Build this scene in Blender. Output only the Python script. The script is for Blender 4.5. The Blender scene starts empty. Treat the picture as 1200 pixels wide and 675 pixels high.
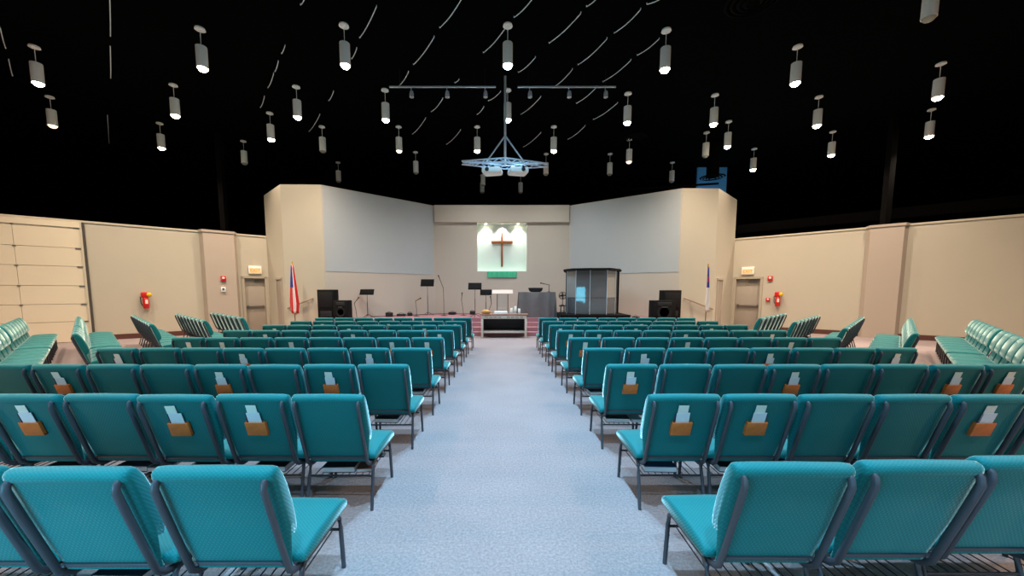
import bpy, bmesh, math, random
from mathutils import Vector, Matrix
random.seed(7)
scn = bpy.context.scene
C = scn.collection
PI = math.pi
R = math.radians

# ------------------------------------------------------------------ materials
def srgb(r, g, b):
    f = lambda c: (c/255/12.92) if c/255 <= .04045 else ((c/255+.055)/1.055)**2.4
    return (f(r), f(g), f(b), 1)

def mat(name, col, rough=.5, metal=0., var=0., scale=8., bump=0., bscale=60., emit=None, strength=0., coat=0., alpha=1., trans=0., spec=None):
    m = bpy.data.materials.new(name); m.use_nodes = True
    nt = m.node_tree; N = nt.nodes; L = nt.links
    b = N['Principled BSDF']
    b.inputs['Base Color'].default_value = col
    b.inputs['Roughness'].default_value = rough
    b.inputs['Metallic'].default_value = metal
    b.inputs['Coat Weight'].default_value = coat
    b.inputs['Alpha'].default_value = alpha
    b.inputs['Transmission Weight'].default_value = trans
    if spec is not None: b.inputs['Specular IOR Level'].default_value = spec
    if emit:
        b.inputs['Emission Color'].default_value = emit
        b.inputs['Emission Strength'].default_value = strength
    if var or bump:
        tc = N.new('ShaderNodeTexCoord')
    if var:
        n = N.new('ShaderNodeTexNoise'); n.inputs['Scale'].default_value = scale; n.inputs['Detail'].default_value = 6
        L.new(tc.outputs['Object'], n.inputs['Vector'])
        mx = N.new('ShaderNodeMix'); mx.data_type = 'RGBA'
        lo = tuple(c*(1-var) for c in col[:3])+(1,); hi = tuple(min(1, c*(1+var)) for c in col[:3])+(1,)
        mx.inputs['A'].default_value = lo; mx.inputs['B'].default_value = hi
        L.new(n.outputs['Fac'], mx.inputs['Factor']); L.new(mx.outputs['Result'], b.inputs['Base Color'])
    if bump:
        n2 = N.new('ShaderNodeTexNoise'); n2.inputs['Scale'].default_value = bscale; n2.inputs['Detail'].default_value = 4
        L.new(tc.outputs['Object'], n2.inputs['Vector'])
        bp = N.new('ShaderNodeBump'); bp.inputs['Strength'].default_value = bump; bp.inputs['Distance'].default_value = .01
        L.new(n2.outputs['Fac'], bp.inputs['Height']); L.new(bp.outputs['Normal'], b.inputs['Normal'])
    return m

def fabric(name, c1, c2, rough=.6):
    m = bpy.data.materials.new(name); m.use_nodes = True
    nt = m.node_tree; N = nt.nodes; L = nt.links; b = N['Principled BSDF']
    tc = N.new('ShaderNodeTexCoord')
    mp = N.new('ShaderNodeMapping'); mp.inputs['Rotation'].default_value = (0, 0, 0)
    L.new(tc.outputs['Object'], mp.inputs['Vector'])
    outs = []
    for ang in (1, -1):
        w = N.new('ShaderNodeTexWave'); w.wave_type = 'BANDS'; w.bands_direction = 'DIAGONAL'
        w.inputs['Scale'].default_value = 34; w.inputs['Distortion'].default_value = .3
        mq = N.new('ShaderNodeMapping'); mq.inputs['Scale'].default_value = (ang, 1, 1)
        L.new(mp.outputs['Vector'], mq.inputs['Vector']); L.new(mq.outputs['Vector'], w.inputs['Vector'])
        outs.append(w.outputs['Fac'])
    mul = N.new('ShaderNodeMath'); mul.operation = 'MULTIPLY'
    L.new(outs[0], mul.inputs[0]); L.new(outs[1], mul.inputs[1])
    mx = N.new('ShaderNodeMix'); mx.data_type = 'RGBA'
    mx.inputs['A'].default_value = c1; mx.inputs['B'].default_value = c2
    L.new(mul.outputs[0], mx.inputs['Factor']); L.new(mx.outputs['Result'], b.inputs['Base Color'])
    bp = N.new('ShaderNodeBump'); bp.inputs['Strength'].default_value = .15; bp.inputs['Distance'].default_value = .003
    L.new(mul.outputs[0], bp.inputs['Height']); L.new(bp.outputs['Normal'], b.inputs['Normal'])
    b.inputs['Roughness'].default_value = rough
    b.inputs['Sheen Weight'].default_value = 1.0; b.inputs['Sheen Roughness'].default_value = .28
    b.inputs['Sheen Tint'].default_value = (.8, 1, .94, 1)
    b.inputs['Specular IOR Level'].default_value = .22
    return m

def carpet(name, col, v=.3):
    m = mat(name, col, .95, spec=.1)
    nt = m.node_tree; N = nt.nodes; L = nt.links; b = N['Principled BSDF']
    tc = N.new('ShaderNodeTexCoord')
    n1 = N.new('ShaderNodeTexNoise'); n1.inputs['Scale'].default_value = 55; n1.inputs['Detail'].default_value = 5; n1.inputs['Roughness'].default_value = .75
    n2 = N.new('ShaderNodeTexNoise'); n2.inputs['Scale'].default_value = 1.3; n2.inputs['Detail'].default_value = 4
    for n in (n1, n2): L.new(tc.outputs['Object'], n.inputs['Vector'])
    rp = N.new('ShaderNodeValToRGB')
    rp.color_ramp.elements[0].position = .3; rp.color_ramp.elements[1].position = .7
    rp.color_ramp.elements[0].color = tuple(c*(1-v) for c in col[:3])+(1,)
    rp.color_ramp.elements[1].color = tuple(min(1, c*(1+v)) for c in col[:3])+(1,)
    L.new(n1.outputs['Fac'], rp.inputs['Fac'])
    mx = N.new('ShaderNodeMix'); mx.data_type = 'RGBA'; mx.blend_type = 'MULTIPLY'; mx.inputs['Factor'].default_value = .25
    L.new(rp.outputs['Color'], mx.inputs['A']); L.new(n2.outputs['Fac'], mx.inputs['B'])
    L.new(mx.outputs['Result'], b.inputs['Base Color'])
    bp = N.new('ShaderNodeBump'); bp.inputs['Strength'].default_value = .5; bp.inputs['Distance'].default_value = .01
    L.new(n1.outputs['Fac'], bp.inputs['Height']); L.new(bp.outputs['Normal'], b.inputs['Normal'])
    return m

M = {}
M['fabric'] = fabric('teal_fabric', (.003, .158, .165, 1), (.006, .215, .224, 1))
M['frame'] = mat('chair_frame_paint', srgb(72, 74, 82), .45, .25)
M['wire'] = mat('rack_wire', srgb(52, 50, 56), .45, .4)
M['pocket'] = mat('pocket_wood', srgb(212, 112, 48), .5, var=.25, scale=30)
M['card'] = mat('card_paper', srgb(236, 232, 222), .8)
M['envelope'] = mat('envelope_paper', srgb(226, 230, 240), .8)
M['pencil'] = mat('pencil_dark', srgb(60, 40, 70), .5)
M['carpet'] = carpet('mauve_carpet', (.34, .278, .272, 1))
M['stagecarpet'] = carpet('stage_carpet', (.46, .22, .235, 1))
M['wall'] = mat('cream_wall', srgb(189, 181, 163), .85, var=.03, scale=1.5, bump=.06, bscale=90)
M['column'] = mat('column_wall', srgb(179, 165, 151), .85, var=.03, scale=1.5)  # cream wall made darker and pinker: the column's weaker light is in the colour
M['wallcap'] = mat('wall_cap', srgb(198, 189, 168), .7)
M['stagewall'] = mat('stage_wall', srgb(199, 189, 175), .85, var=.03, scale=1.2, bump=.05, bscale=90)
M['screen'] = mat('screen_paint', srgb(183, 188, 189), .7, var=.02, scale=2)
M['niche'] = mat('niche_paint', srgb(226, 236, 228), .8)
M['black'] = mat('ceiling_black', (.0012, .0012, .0014, 1), .95, spec=.02)
M['beam'] = mat('beam_dark', (.0024, .002, .0018, 1), .9, spec=.05)
M['blueduct'] = mat('blue_grey_panel', srgb(70, 150, 205), .6)
M['base'] = mat('baseboard_brown', srgb(88, 50, 42), .6)
M['door'] = mat('door_paint', srgb(166, 155, 141), .6, var=.04, scale=4)
M['doorframe'] = mat('door_frame_paint', srgb(175, 164, 146), .55)
M['panel'] = mat('sectional_panel', srgb(224, 211, 185), .6, var=.03, scale=2)
M['seam'] = mat('seam_dark', srgb(70, 64, 58), .7)
M['steel'] = mat('brushed_steel', srgb(120, 112, 104), .4, .7)
M['white'] = mat('white_enamel', srgb(246, 244, 238), .45)
M['cable'] = mat('pale_cable', srgb(225, 228, 230), .5)
M['alu'] = mat('aluminium', srgb(214, 222, 232), .35, .55)
M['plastic'] = mat('black_plastic', (.012, .012, .014, 1), .45)
M['plastic2'] = mat('black_textured', (.008, .0078, .0075, 1), .85, bump=.2, bscale=120, spec=.15)
M['grille'] = mat('speaker_grille', (.012, .011, .011, 1), .7, .1, spec=.2)
M['book'] = mat('book_cover_black', (.010, .012, .02, 1), .4)
M['bookb'] = mat('book_cover_blue', srgb(40, 70, 110), .4)
M['bookr'] = mat('book_cover_red', srgb(150, 90, 70), .5)
M['page'] = mat('book_pages', srgb(205, 208, 212), .8)
M['cross'] = mat('cross_wood', srgb(150, 84, 40), .45, var=.3, scale=14)
M['green'] = mat('green_cloth', srgb(80, 196, 150), .85)
M['wood'] = mat('table_wood', srgb(150, 110, 92), .5, var=.25, scale=10)
M['woodpale'] = mat('table_rail_pale', srgb(208, 200, 190), .5, var=.15, scale=14)
M['dark'] = mat('table_recess_dark', (.010, .010, .016, 1), .6)
M['cloth'] = mat('grey_table_cloth', srgb(112, 106, 104), .9, var=.1, scale=5, bump=.2, bscale=200)
M['wax'] = mat('candle_wax', srgb(250, 248, 240), .5)
M['linen'] = mat('white_linen', srgb(248, 244, 240), .8)
M['basket'] = mat('wicker_basket', srgb(222, 180, 120), .7, var=.3, scale=60)
M['pink'] = mat('pulpit_desk', srgb(226, 196, 184), .4)
M['glass'] = mat('clear_acrylic', (.9, .95, .97, 1), .03, trans=1., alpha=1)
M['smoke'] = mat('smoky_acrylic', (.16, .17, .18, 1), .04, coat=.6, alpha=.72)
M['clearpane'] = mat('pale_acrylic', (.5, .5, .47, 1), .06, coat=.5, alpha=.55)
M['redex'] = mat('red_paint', srgb(205, 18, 16), .3, coat=.5)
M['yellow'] = mat('yellow_tag', srgb(235, 190, 20), .4)
M['label'] = mat('white_label', srgb(235, 225, 210), .5)
M['exit'] = mat('exit_panel', srgb(230, 190, 140), .5, emit=(1, .66, .36, 1), strength=.35)
M['exitletter'] = mat('exit_letter', srgb(255, 120, 20), .5, emit=(1, .2, .02, 1), strength=.9)
M['bulbw'] = mat('warm_bulb', (1, .9, .7, 1), .5, emit=(1, .84, .58, 1), strength=60)
M['bulbb'] = mat('cool_bulb', (.8, .9, 1, 1), .5, emit=(.6, .82, 1, 1), strength=60)
M['bulbd'] = mat('dim_bulb', (1, .9, .7, 1), .5, emit=(1, .8, .55, 1), strength=2.5)
M['lampoff'] = mat('unlit_lens', srgb(170, 160, 140), .3)
M['gold'] = mat('brass', srgb(200, 150, 60), .3, .9)
M['polewood'] = mat('flag_pole_wood', srgb(120, 76, 44), .5, var=.2, scale=20)
M['flagred'] = mat('flag_red', srgb(200, 30, 34), .8)
M['flagwhite'] = mat('flag_white', srgb(235, 230, 228), .8)
M['flagblue'] = mat('flag_blue', srgb(42, 56, 150), .8)
M['rail'] = mat('handrail_paint', srgb(168, 150, 132), .4, .3)
M['drum'] = mat('drum_shell_blue', srgb(40, 80, 130), .25, coat=.6)
M['cymbal'] = mat('cymbal_bronze', srgb(190, 150, 80), .25, .9)

# stripes for the striped flag: a wave in object space, folded with the cloth
def striped():
    m = mat('flag_stripes', srgb(220, 40, 40), .8)
    nt = m.node_tree; N = nt.nodes; L = nt.links; b = N['Principled BSDF']
    uv = N.new('ShaderNodeUVMap'); sep = N.new('ShaderNodeSeparateXYZ'); L.new(uv.outputs['UV'], sep.inputs['Vector'])
    mu = N.new('ShaderNodeMath'); mu.operation = 'MULTIPLY'; mu.inputs[1].default_value = 6.5; L.new(sep.outputs['Y'], mu.inputs[0])
    fr = N.new('ShaderNodeMath'); fr.operation = 'FRACT'; L.new(mu.outputs[0], fr.inputs[0])
    gt = N.new('ShaderNodeMath'); gt.operation = 'GREATER_THAN'; gt.inputs[1].default_value = .5; L.new(fr.outputs[0], gt.inputs[0])
    mx = N.new('ShaderNodeMix'); mx.data_type = 'RGBA'; mx.inputs['A'].default_value = srgb(205, 28, 34); mx.inputs['B'].default_value = srgb(238, 228, 226)
    L.new(gt.outputs[0], mx.inputs['Factor']); L.new(mx.outputs['Result'], b.inputs['Base Color'])
    return m
M['stripes'] = striped()

# ------------------------------------------------------------------ mesh helpers
def box(bm, cx, cy, cz, sx, sy, sz, rz=0, bev=0):
    r = bmesh.ops.create_cube(bm, size=1)
    vs = r['verts']
    bmesh.ops.scale(bm, vec=(sx, sy, sz), verts=vs)
    if bev:
        es = list({e for v in vs for e in v.link_edges})
        rr = bmesh.ops.bevel(bm, geom=es, offset=bev, segments=2, profile=.5, affect='EDGES')
        vs = list({v for f in rr['faces'] for v in f.verts} | {v for v in vs if v.is_valid})
    if rz: bmesh.ops.rotate(bm, cent=(0, 0, 0), matrix=Matrix.Rotation(rz, 3, 'Z'), verts=vs)
    bmesh.ops.translate(bm, vec=(cx, cy, cz), verts=vs)
    return vs

def tube(bm, pts, rx, ry=None, seg=8, side=None):
    """swept oval tube; rx along 'side', ry across"""
    ry = ry or rx
    P = [Vector(p) for p in pts]; rings = []
    for i, p in enumerate(P):
        if i == 0: t = P[1]-P[0]
        elif i == len(P)-1: t = P[-1]-P[-2]
        else: t = (P[i+1]-P[i]).normalized()+(P[i]-P[i-1]).normalized()
        t.normalize()
        a = Vector(side) if side else (Vector((0, 0, 1)) if abs(t.z) < .9 else Vector((1, 0, 0)))
        u = (a-t*a.dot(t)).normalized(); w = t.cross(u)
        rings.append([bm.verts.new(p+u*math.cos(2*PI*k/seg)*rx+w*math.sin(2*PI*k/seg)*ry) for k in range(seg)])
    for a, b in zip(rings, rings[1:]):
        for k in range(seg): bm.faces.new((a[k], a[(k+1) % seg], b[(k+1) % seg], b[k]))
    bm.faces.new(rings[0][::-1]); bm.faces.new(rings[-1])

def lathe(bm, prof, cx=0, cy=0, cz=0, seg=20, caps=True):
    rings = [[bm.verts.new((cx+r*math.cos(2*PI*k/seg), cy+r*math.sin(2*PI*k/seg), cz+z)) for k in range(seg)] for r, z in prof]
    for a, b in zip(rings, rings[1:]):
        for k in range(seg): bm.faces.new((a[k], a[(k+1) % seg], b[(k+1) % seg], b[k]))
    if caps:
        bm.faces.new(rings[0][::-1]); bm.faces.new(rings[-1])

def prism(bm, poly, z0, z1):
    a = [bm.verts.new((x, y, z0)) for x, y in poly]; b = [bm.verts.new((x, y, z1)) for x, y in poly]
    n = len(poly)
    for i in range(n): bm.faces.new((a[i], a[(i+1) % n], b[(i+1) % n], b[i]))
    bm.faces.new(a[::-1]); bm.faces.new(b)

def mesh(name, bm, m, ang=40):
    bmesh.ops.recalc_face_normals(bm, faces=bm.faces)
    me = bpy.data.meshes.new(name); bm.to_mesh(me); bm.free()
    me.materials.append(m)
    me.polygons.foreach_set('use_smooth', [True]*len(me.polygons))
    me.set_sharp_from_angle(angle=R(ang))
    return me

def link(name, me, parent=None):
    o = bpy.data.objects.new(name, me); C.objects.link(o)
    if parent: o.parent = parent
    return o

def obj(name, bm, m, parent=None): return link(name, mesh(name, bm, m), parent)
def nb(): return bmesh.new()

def tag(o, label, cat, group=None):
    o['label'] = label; o['category'] = cat
    if group: o['group'] = group
    return o

def thing(name, label, cat, loc=(0, 0, 0), rz=0, group=None):
    o = bpy.data.objects.new(name, None); C.objects.link(o)
    o.location = loc; o.rotation_euler = (0, 0, rz); o.empty_display_size = .1
    return tag(o, label, cat, group)

def struct(name, bm, m, label=None, cat=None):
    o = obj(name, bm, m); o['kind'] = 'structure'
    if label: tag(o, label, cat)
    return o

def boxo(name, m, c, s, parent=None, rz=0, bev=0):
    bm = nb(); box(bm, *c, *s, rz, bev); return obj(name, bm, m, parent)

ORD = ['first', 'second', 'third', 'fourth', 'fifth', 'sixth', 'seventh', 'eighth', 'ninth', 'tenth', 'eleventh', 'twelfth', 'thirteenth', 'fourteenth', 'fifteenth',
       'sixteenth', 'seventeenth', 'eighteenth', 'nineteenth', 'twentieth', 'twenty-first', 'twenty-second']

# ------------------------------------------------------------------ room shell
CEIL = 7.8; HW = 3.75; HS = 5.4; ST = .58
bm = nb(); box(bm, 0, 9.5, -.1, 46, 33, .2)
struct('floor', bm, M['carpet'], 'mauve-grey carpet floor under all the chairs', 'floor')
bm = nb(); box(bm, 0, 9.5, CEIL+.15, 46, 33, .3)
struct('ceiling', bm, M['black'], 'black painted ceiling high over the hall', 'ceiling')
for nm, c, s in (('wall_far', (0, 25.9, 3.9), (46, .2, 8)), ('wall_east', (22.9, 9.5, 3.9), (.2, 33, 8)), ('wall_west', (-22.9, 9.5, 3.9), (.2, 33, 8))):
    bm = nb(); box(bm, *c, *s); struct(nm, bm, M['black'], 'black painted outer wall beyond the cream partitions', 'wall')

def wallseg(bm, p, q, z0, z1, t=.2, out=1):
    """vertical slab whose room face runs p->q, thickness to the side 'out'"""
    d = Vector((q[0]-p[0], q[1]-p[1])).normalized(); n = Vector((-d.y, d.x))*out*t
    prism(bm, [p, q, (q[0]+n.x, q[1]+n.y), (p[0]+n.x, p[1]+n.y)], z0, z1)

LA0, LB0 = (-19.6, 6.39), (-9.49, 15.39)      # the low cream wall on the striped-flag side
RA0, RB0 = (9.60, 16.41), (20.0, 6.01)
ld = Vector((LB0[0]-LA0[0], LB0[1]-LA0[1])).normalized(); ln = Vector((ld.y, -ld.x))   # ln points into the room
rd = Vector((RB0[0]-RA0[0], RB0[1]-RA0[1])).normalized(); rn = Vector((rd.y, -rd.x))
def onL(x): t = (x-LA0[0])/ld.x; return Vector((x, LA0[1]+ld.y*t))
def onR(x): t = (x-RA0[0])/rd.x; return Vector((x, RA0[1]+rd.y*t))
angL = math.atan2(ld.y, ld.x); angR = math.atan2(rd.y, rd.x)

# openings for the two exit doors: wall built in pieces round them
def low_wall(nm, p, q, d0, d1, out, lab):
    bm = nb()
    wallseg(bm, p, d0, 0, HW, .25, out); wallseg(bm, d1, q, 0, HW, .25, out); wallseg(bm, d0, d1, 2.14, HW, .25, out)
    struct(nm, bm, M['wall'], lab, 'wall')
DL0, DL1 = onL(-10.12), onL(-9.54)
DL0, DL1 = onL(-10.14), onL(-9.56)
DR0, DR1 = onR(9.93), onR(10.60)
# the door leaves are 0.86 m wide along the wall
low_wall('wall_left', LA0, LB0, tuple(DL0), tuple(DL1), 1, 'low cream side wall on the striped-flag side of the hall')
low_wall('wall_right', RA0, RB0, tuple(DR0), tuple(DR1), 1, 'low cream side wall on the drum-booth side of the hall')
for nm, a, b, n in (('trim_1', LA0, LB0, ln), ('trim_2', RA0, RB0, rn)):
    bm = nb(); nn = n*.03
    prism(bm, [(a[0]+nn.x, a[1]+nn.y), (b[0]+nn.x, b[1]+nn.y), (b[0]-n.x*.28, b[1]-n.y*.28), (a[0]-n.x*.28, a[1]-n.y*.28)], HW, HW+.06)
    struct(nm, bm, M['wallcap'], 'pale cap along the top of the low cream wall on the '+('striped-flag' if nm == 'trim_1' else 'drum-booth')+' side', 'trim')
# rear walls behind the camera (close the room)
for nm, p, q in (('wall_rear_left', (-12, -5), LA0), ('wall_rear_right', RB0, (12, -5)), ('wall_back', (12, -5), (-12, -5))):
    bm = nb(); wallseg(bm, p, q, 0, HW, .2, 1); struct(nm, bm, M['wall'], 'cream rear wall behind the last chairs', 'wall')
# baseboards
def baseb(nm, a, b, n, lab):
    bm = nb()
    a2 = Vector(a)+n*.002; b2 = Vector(b)+n*.002
    prism(bm, [tuple(a2), tuple(b2), tuple(b2+n*.02), tuple(a2+n*.02)], 0.001, .17)
    struct(nm, bm, M['base'], lab, 'baseboard')
baseb('baseboard_left', onL(-13.1), onL(-10.2), ln, 'dark brown baseboard along the wall on the striped-flag side')
baseb('baseboard_right', onR(10.66), onR(19.8), rn, 'dark brown baseboard along the wall on the drum-booth side')
# columns standing out of the side walls (chamfered)
def column(nm, c, d, n, w, dep, lab):
    bm = nb(); c = Vector(c)
    pts = [c-d*(w/2+.1), c-d*(w/2)+n*dep, c+d*(w/2)+n*dep, c+d*(w/2+.1)]
    prism(bm, [tuple(p) for p in pts], .0, HW)
    pts2 = [c-d*(w/2+.13), c-d*(w/2+.03)+n*(dep+.03), c+d*(w/2+.03)+n*(dep+.03), c+d*(w/2+.13)]
    prism(bm, [tuple(p) for p in pts2], HW, HW+.08)
    struct(nm, bm, M['column'], lab, 'column')
column('trim_3', onL(-10.66), ld, ln, .92, .28, 'wide square column in the wall beside the exit door, striped-flag side')
column('trim_4', onR(13.05), rd, rn, .80, .22, 'wide chamfered column in the wall on the drum-booth side')

# stage walls
SWL = [(-9.49, 15.39), (-7.93, 13.83), (-6.49, 13.86), (-3.03, 17.2)]
SWR = [(3.03, 17.2), (6.71, 14.33), (8.07, 14.36), (9.86, 16.15)]
def stagewall(nm, p, q, m, lab, z1=HS):
    bm = nb(); wallseg(bm, p, q, 0, z1, .18, 1); struct(nm, bm, m, lab, 'wall')
stagewall('wall_stage_left', SWL[2], SWL[3], M['stagewall'], 'tall angled grey-white stage wall behind the striped-flag side music stands')
stagewall('wall_pilaster_left', SWL[1], SWL[2], M['wall'], 'tall cream pier wall behind the striped flag')
stagewall('wall_return_left', SWL[0], SWL[1], M['wall'], 'cream return of the stage wall beside the exit door, striped-flag side')
stagewall('wall_stage_right', SWR[0], SWR[1], M['stagewall'], 'tall angled grey-white stage wall behind the glass drum booth')
stagewall('wall_pilaster_right', SWR[1], SWR[2], M['wall'], 'tall cream pier wall behind the blue and white flag')
stagewall('wall_return_right', SWR[2], SWR[3], M['wall'], 'cream return of the stage wall beside the exit door, drum-booth side')
# centre wall with the lit niche cut out
NX0, NX1, NZ0, NZ1 = -1.11, 1.13, 2.50, 4.66
bm = nb()
for x0, x1, z0, z1 in ((-3.03, NX0, 0, HS), (NX1, 3.03, 0, HS), (NX0, NX1, 0, NZ0), (NX0, NX1, NZ1, HS)):
    box(bm, (x0+x1)/2, 17.3, (z0+z1)/2, x1-x0, .2, z1-z0)
box(bm, 0, 17.14, (4.66+HS)/2, 6.0, .14, HS-4.66)
struct('wall_stage_center', bm, M['stagewall'], 'tall grey-beige centre stage wall around the cross niche', 'wall')
bm = nb()
box(bm, .01, 17.66, 3.58, 2.5, .06, 2.5)
box(bm, NX0-.03, 17.52, 3.58, .06, .28, 2.3); box(bm, NX1+.03, 17.52, 3.58, .06, .28, 2.3)
box(bm, .01, 17.52, NZ0-.03, 2.36, .28, .06); box(bm, .01, 17.52, NZ1+.03, 2.36, .28, .06)
struct('trim_5', bm, M['niche'], 'bright white recessed niche behind the wooden cross', 'niche')
# painted screens on the angled walls
def screen(nm, p, q, n, f0, f1, z0, z1, lab):
    p = Vector(p); q = Vector(q); a = p.lerp(q, f0); b = p.lerp(q, f1)
    bm = nb(); prism(bm, [tuple(a+n*.002), tuple(b+n*.002), tuple(b+n*.012), tuple(a+n*.012)], z0, z1)
    tag(obj(nm, bm, M['screen']), lab, 'screen')
dv = (Vector(SWL[3])-Vector(SWL[2])).normalized(); nL = Vector((dv.y, -dv.x))
dv = (Vector(SWR[1])-Vector(SWR[0])).normalized(); nR = Vector((dv.y, -dv.x))
screen('projection_screen', SWL[2], SWL[3], nL, .01, .985, 2.33, HS-.03, 'large pale projection screen on the angled stage wall, striped-flag side')
screen('projection_screen', SWR[0], SWR[1], nR, .015, .99, 2.33, HS-.03, 'large pale projection screen on the angled wall above the drum booth')

# stage platform and steps
bm = nb()
prism(bm, [(-1.9, 14.3), (-1.9, 13.1), (-6.6, 13.1), (-6.6, 13.84), (-6.47, 13.85), (-3.03, 17.19), (3.03, 17.19), (6.69, 14.32), (6.62, 14.32), (6.62, 13.1), (1.9, 13.1), (1.9, 14.3)], 0, ST)
struct('stage', bm, M['stagecarpet'], 'raised stage platform covered in pink carpet', 'stage')
bm = nb()
for k, (y0, z) in enumerate(((13.3, .14), (13.62, .285), (13.96, .43))): box(bm, 0, (y0+14.3)/2, z/2, 3.79, 14.3-y0-.002, z)
struct('trim_6', bm, M['stagecarpet'], 'pink carpeted steps up to the stage behind the communion table', 'steps')
for sx, yy, nm, lab in ((-1, 13.36, 'trim_7', 'striped-flag'), (1, 13.86, 'trim_8', 'drum-booth')):
    bm = nb()
    for k in range(3): box(bm, sx*(6.62+.6*(1-k/3)-.25*(1-k/3)), yy+.22, ST*(k+1)/8, .7*(1-k/3), .44, ST*(k+1)/4)
    struct(nm, bm, M['stagecarpet'], 'narrow side steps up to the stage, '+lab+' side', 'steps')

# ------------------------------------------------------------------ doors
def exit_door(nm, d0, d1, d, n, ang, lab):
    c = (d0+d1)/2; w = (d1-d0).length
    root = thing(nm, lab, 'door', (c.x, c.y, 0), ang); root['kind'] = 'structure'
    # local x along wall, local -y into the room when n = right-hand normal of d (both walls)
    boxo('door_leaf', M['door'], (0, .13, 1.05), (w-.08, .05, 2.08), root, bev=.004)
    bm = nb()
    for s in (-1, 1): box(bm, s*(w/2-.0), .06, 1.08, .09, .2, 2.16)
    box(bm, 0, .06, 2.15, w+.09, .2, .09)
    obj('door_frame', bm, M['doorframe'], root)
    bm = nb(); box(bm, 0, .055, .98, w-.16, .05, .07, bev=.012); box(bm, -(w/2-.13), .07, .98, .07, .08, .13, bev=.01); box(bm, w/2-.13, .07, .98, .05, .08, .1, bev=.01)
    obj('push_bar', bm, M['steel'], root)
    bm = nb(); box(bm, .15, .075, 2.0, .3, .06, .07, bev=.008); tube(bm, [(.2, .06, 2.03), (.05, .0, 2.06), (-.12, .03, 2.08)], .012)
    obj('door_closer', bm, M['steel'], root)
    return root
exit_door('door_1', DL0, DL1, ld, ln, angL, 'beige exit door with push bar beside the wide column, striped-flag side')
exit_door('door_2', DR0, DR1, rd, rn, angR, 'beige exit door with push bar next to the red alarms, drum-booth side')
# side doors in the stage returns
for nm, p, q, lab in (('door_3', SWL[1], SWL[0], 'striped-flag'), ('door_4', SWR[2], SWR[3], 'drum-booth')):
    p = Vector(p); q = Vector(q); d = (q-p).normalized(); a = p+d*.38; b = p+d*.98; c = (a+b)/2
    n = Vector((d.y, -d.x)) if p.x > 0 else Vector((-d.y, d.x))
    ang = math.atan2(d.y, d.x); sy = -1 if p.x > 0 else 1
    root = thing(nm, 'narrow beige side door in the stage return wall, '+lab+' side', 'door', (c.x, c.y, 0), ang); root['kind'] = 'structure'
    boxo('door_leaf', M['door'], (0, sy*.012, 1.0), (.56, .02, 2.0), root)
    bm = nb(); box(bm, -.31, sy*.02, 1.02, .06, .036, 2.08); box(bm, .31, sy*.02, 1.02, .06, .036, 2.08); box(bm, 0, sy*.03, 2.07, .72, .05, .07)
    obj('door_frame', bm, M['column'], root)

# sectional overhead door at the far end of the left wall
e0, e1 = onL(-16.8), onL(-13.24); cc = (e0+e1)/2; w = (e1-e0).length
root = thing('door_5', 'cream sectional overhead door of wide panels with side track', 'door', (cc.x, cc.y, 0), angL); root['kind'] = 'structure'
zs = [.0, .64, 1.19, 1.76, 2.36, 2.93, 3.56]
for a, b in zip(zs, zs[1:]):
    bm = nb()
    xs = [-w/2, -w/2+.9, w/2-1.35, w/2]
    for x0, x1 in zip(xs, xs[1:]): box(bm, (x0+x1)/2, -.03, (a+b)/2+.01, x1-x0-.008, .05, b-a-.012)
    obj('door_panel', bm, M['panel'], root)
boxo('header', M['panel'], (0, -.045, 3.655), (w, .08, .17), root)
bm = nb()
for z in zs[1:]:
    box(bm, w/2-.1, -.066, z, .12, .02, .035); box(bm, w/2-1.35, -.066, z, .07, .02, .03)
obj('hinge', bm, M['steel'], root)
boxo('track', M['seam'], (w/2+.05, -.04, 1.88), (.05, .07, 3.74), root)
boxo('track_jamb', M['wallcap'], (w/2-.0, -.05, 1.88), (.04, .09, 3.74), root)

# wall fittings
def at_wall(p, ang): return (p.x, p.y), ang
def exit_sign(p, ang, z, lab):
    r = thing('exit_sign', lab, 'exit sign', (p.x, p.y, z), ang, 'lit exit signs over the doors')
    bm = nb(); box(bm, 0, -.045, .06, .44, .07, .32, bev=.01); obj('housing', bm, M['white'], r)
    boxo('light_panel', M['exit'], (0, -.082, .03), (.38, .01, .2), r)
    cu = bpy.data.curves.new('lettering', 'FONT'); cu.body = 'EXIT'; cu.size = .17; cu.extrude = .004; cu.align_x = 'CENTER'; cu.align_y = 'CENTER'
    t = bpy.data.objects.new('lettering', cu); C.objects.link(t)
    dg = bpy.context.evaluated_depsgraph_get(); dg.update()
    me = bpy.data.meshes.new_from_object(t.evaluated_get(dg)); bpy.data.objects.remove(t)
    me.materials.clear(); me.materials.append(M['exitletter'])
    t = link('lettering', me, r); t.location = (0, -.092, .03); t.rotation_euler = (PI/2, 0, 0)
exit_sign(onL(-9.83), angL, 2.38, 'lit exit sign above the door beside the wide column')
exit_sign(onR(10.25), angR, 2.38, 'lit exit sign above the door on the drum-booth side')

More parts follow.
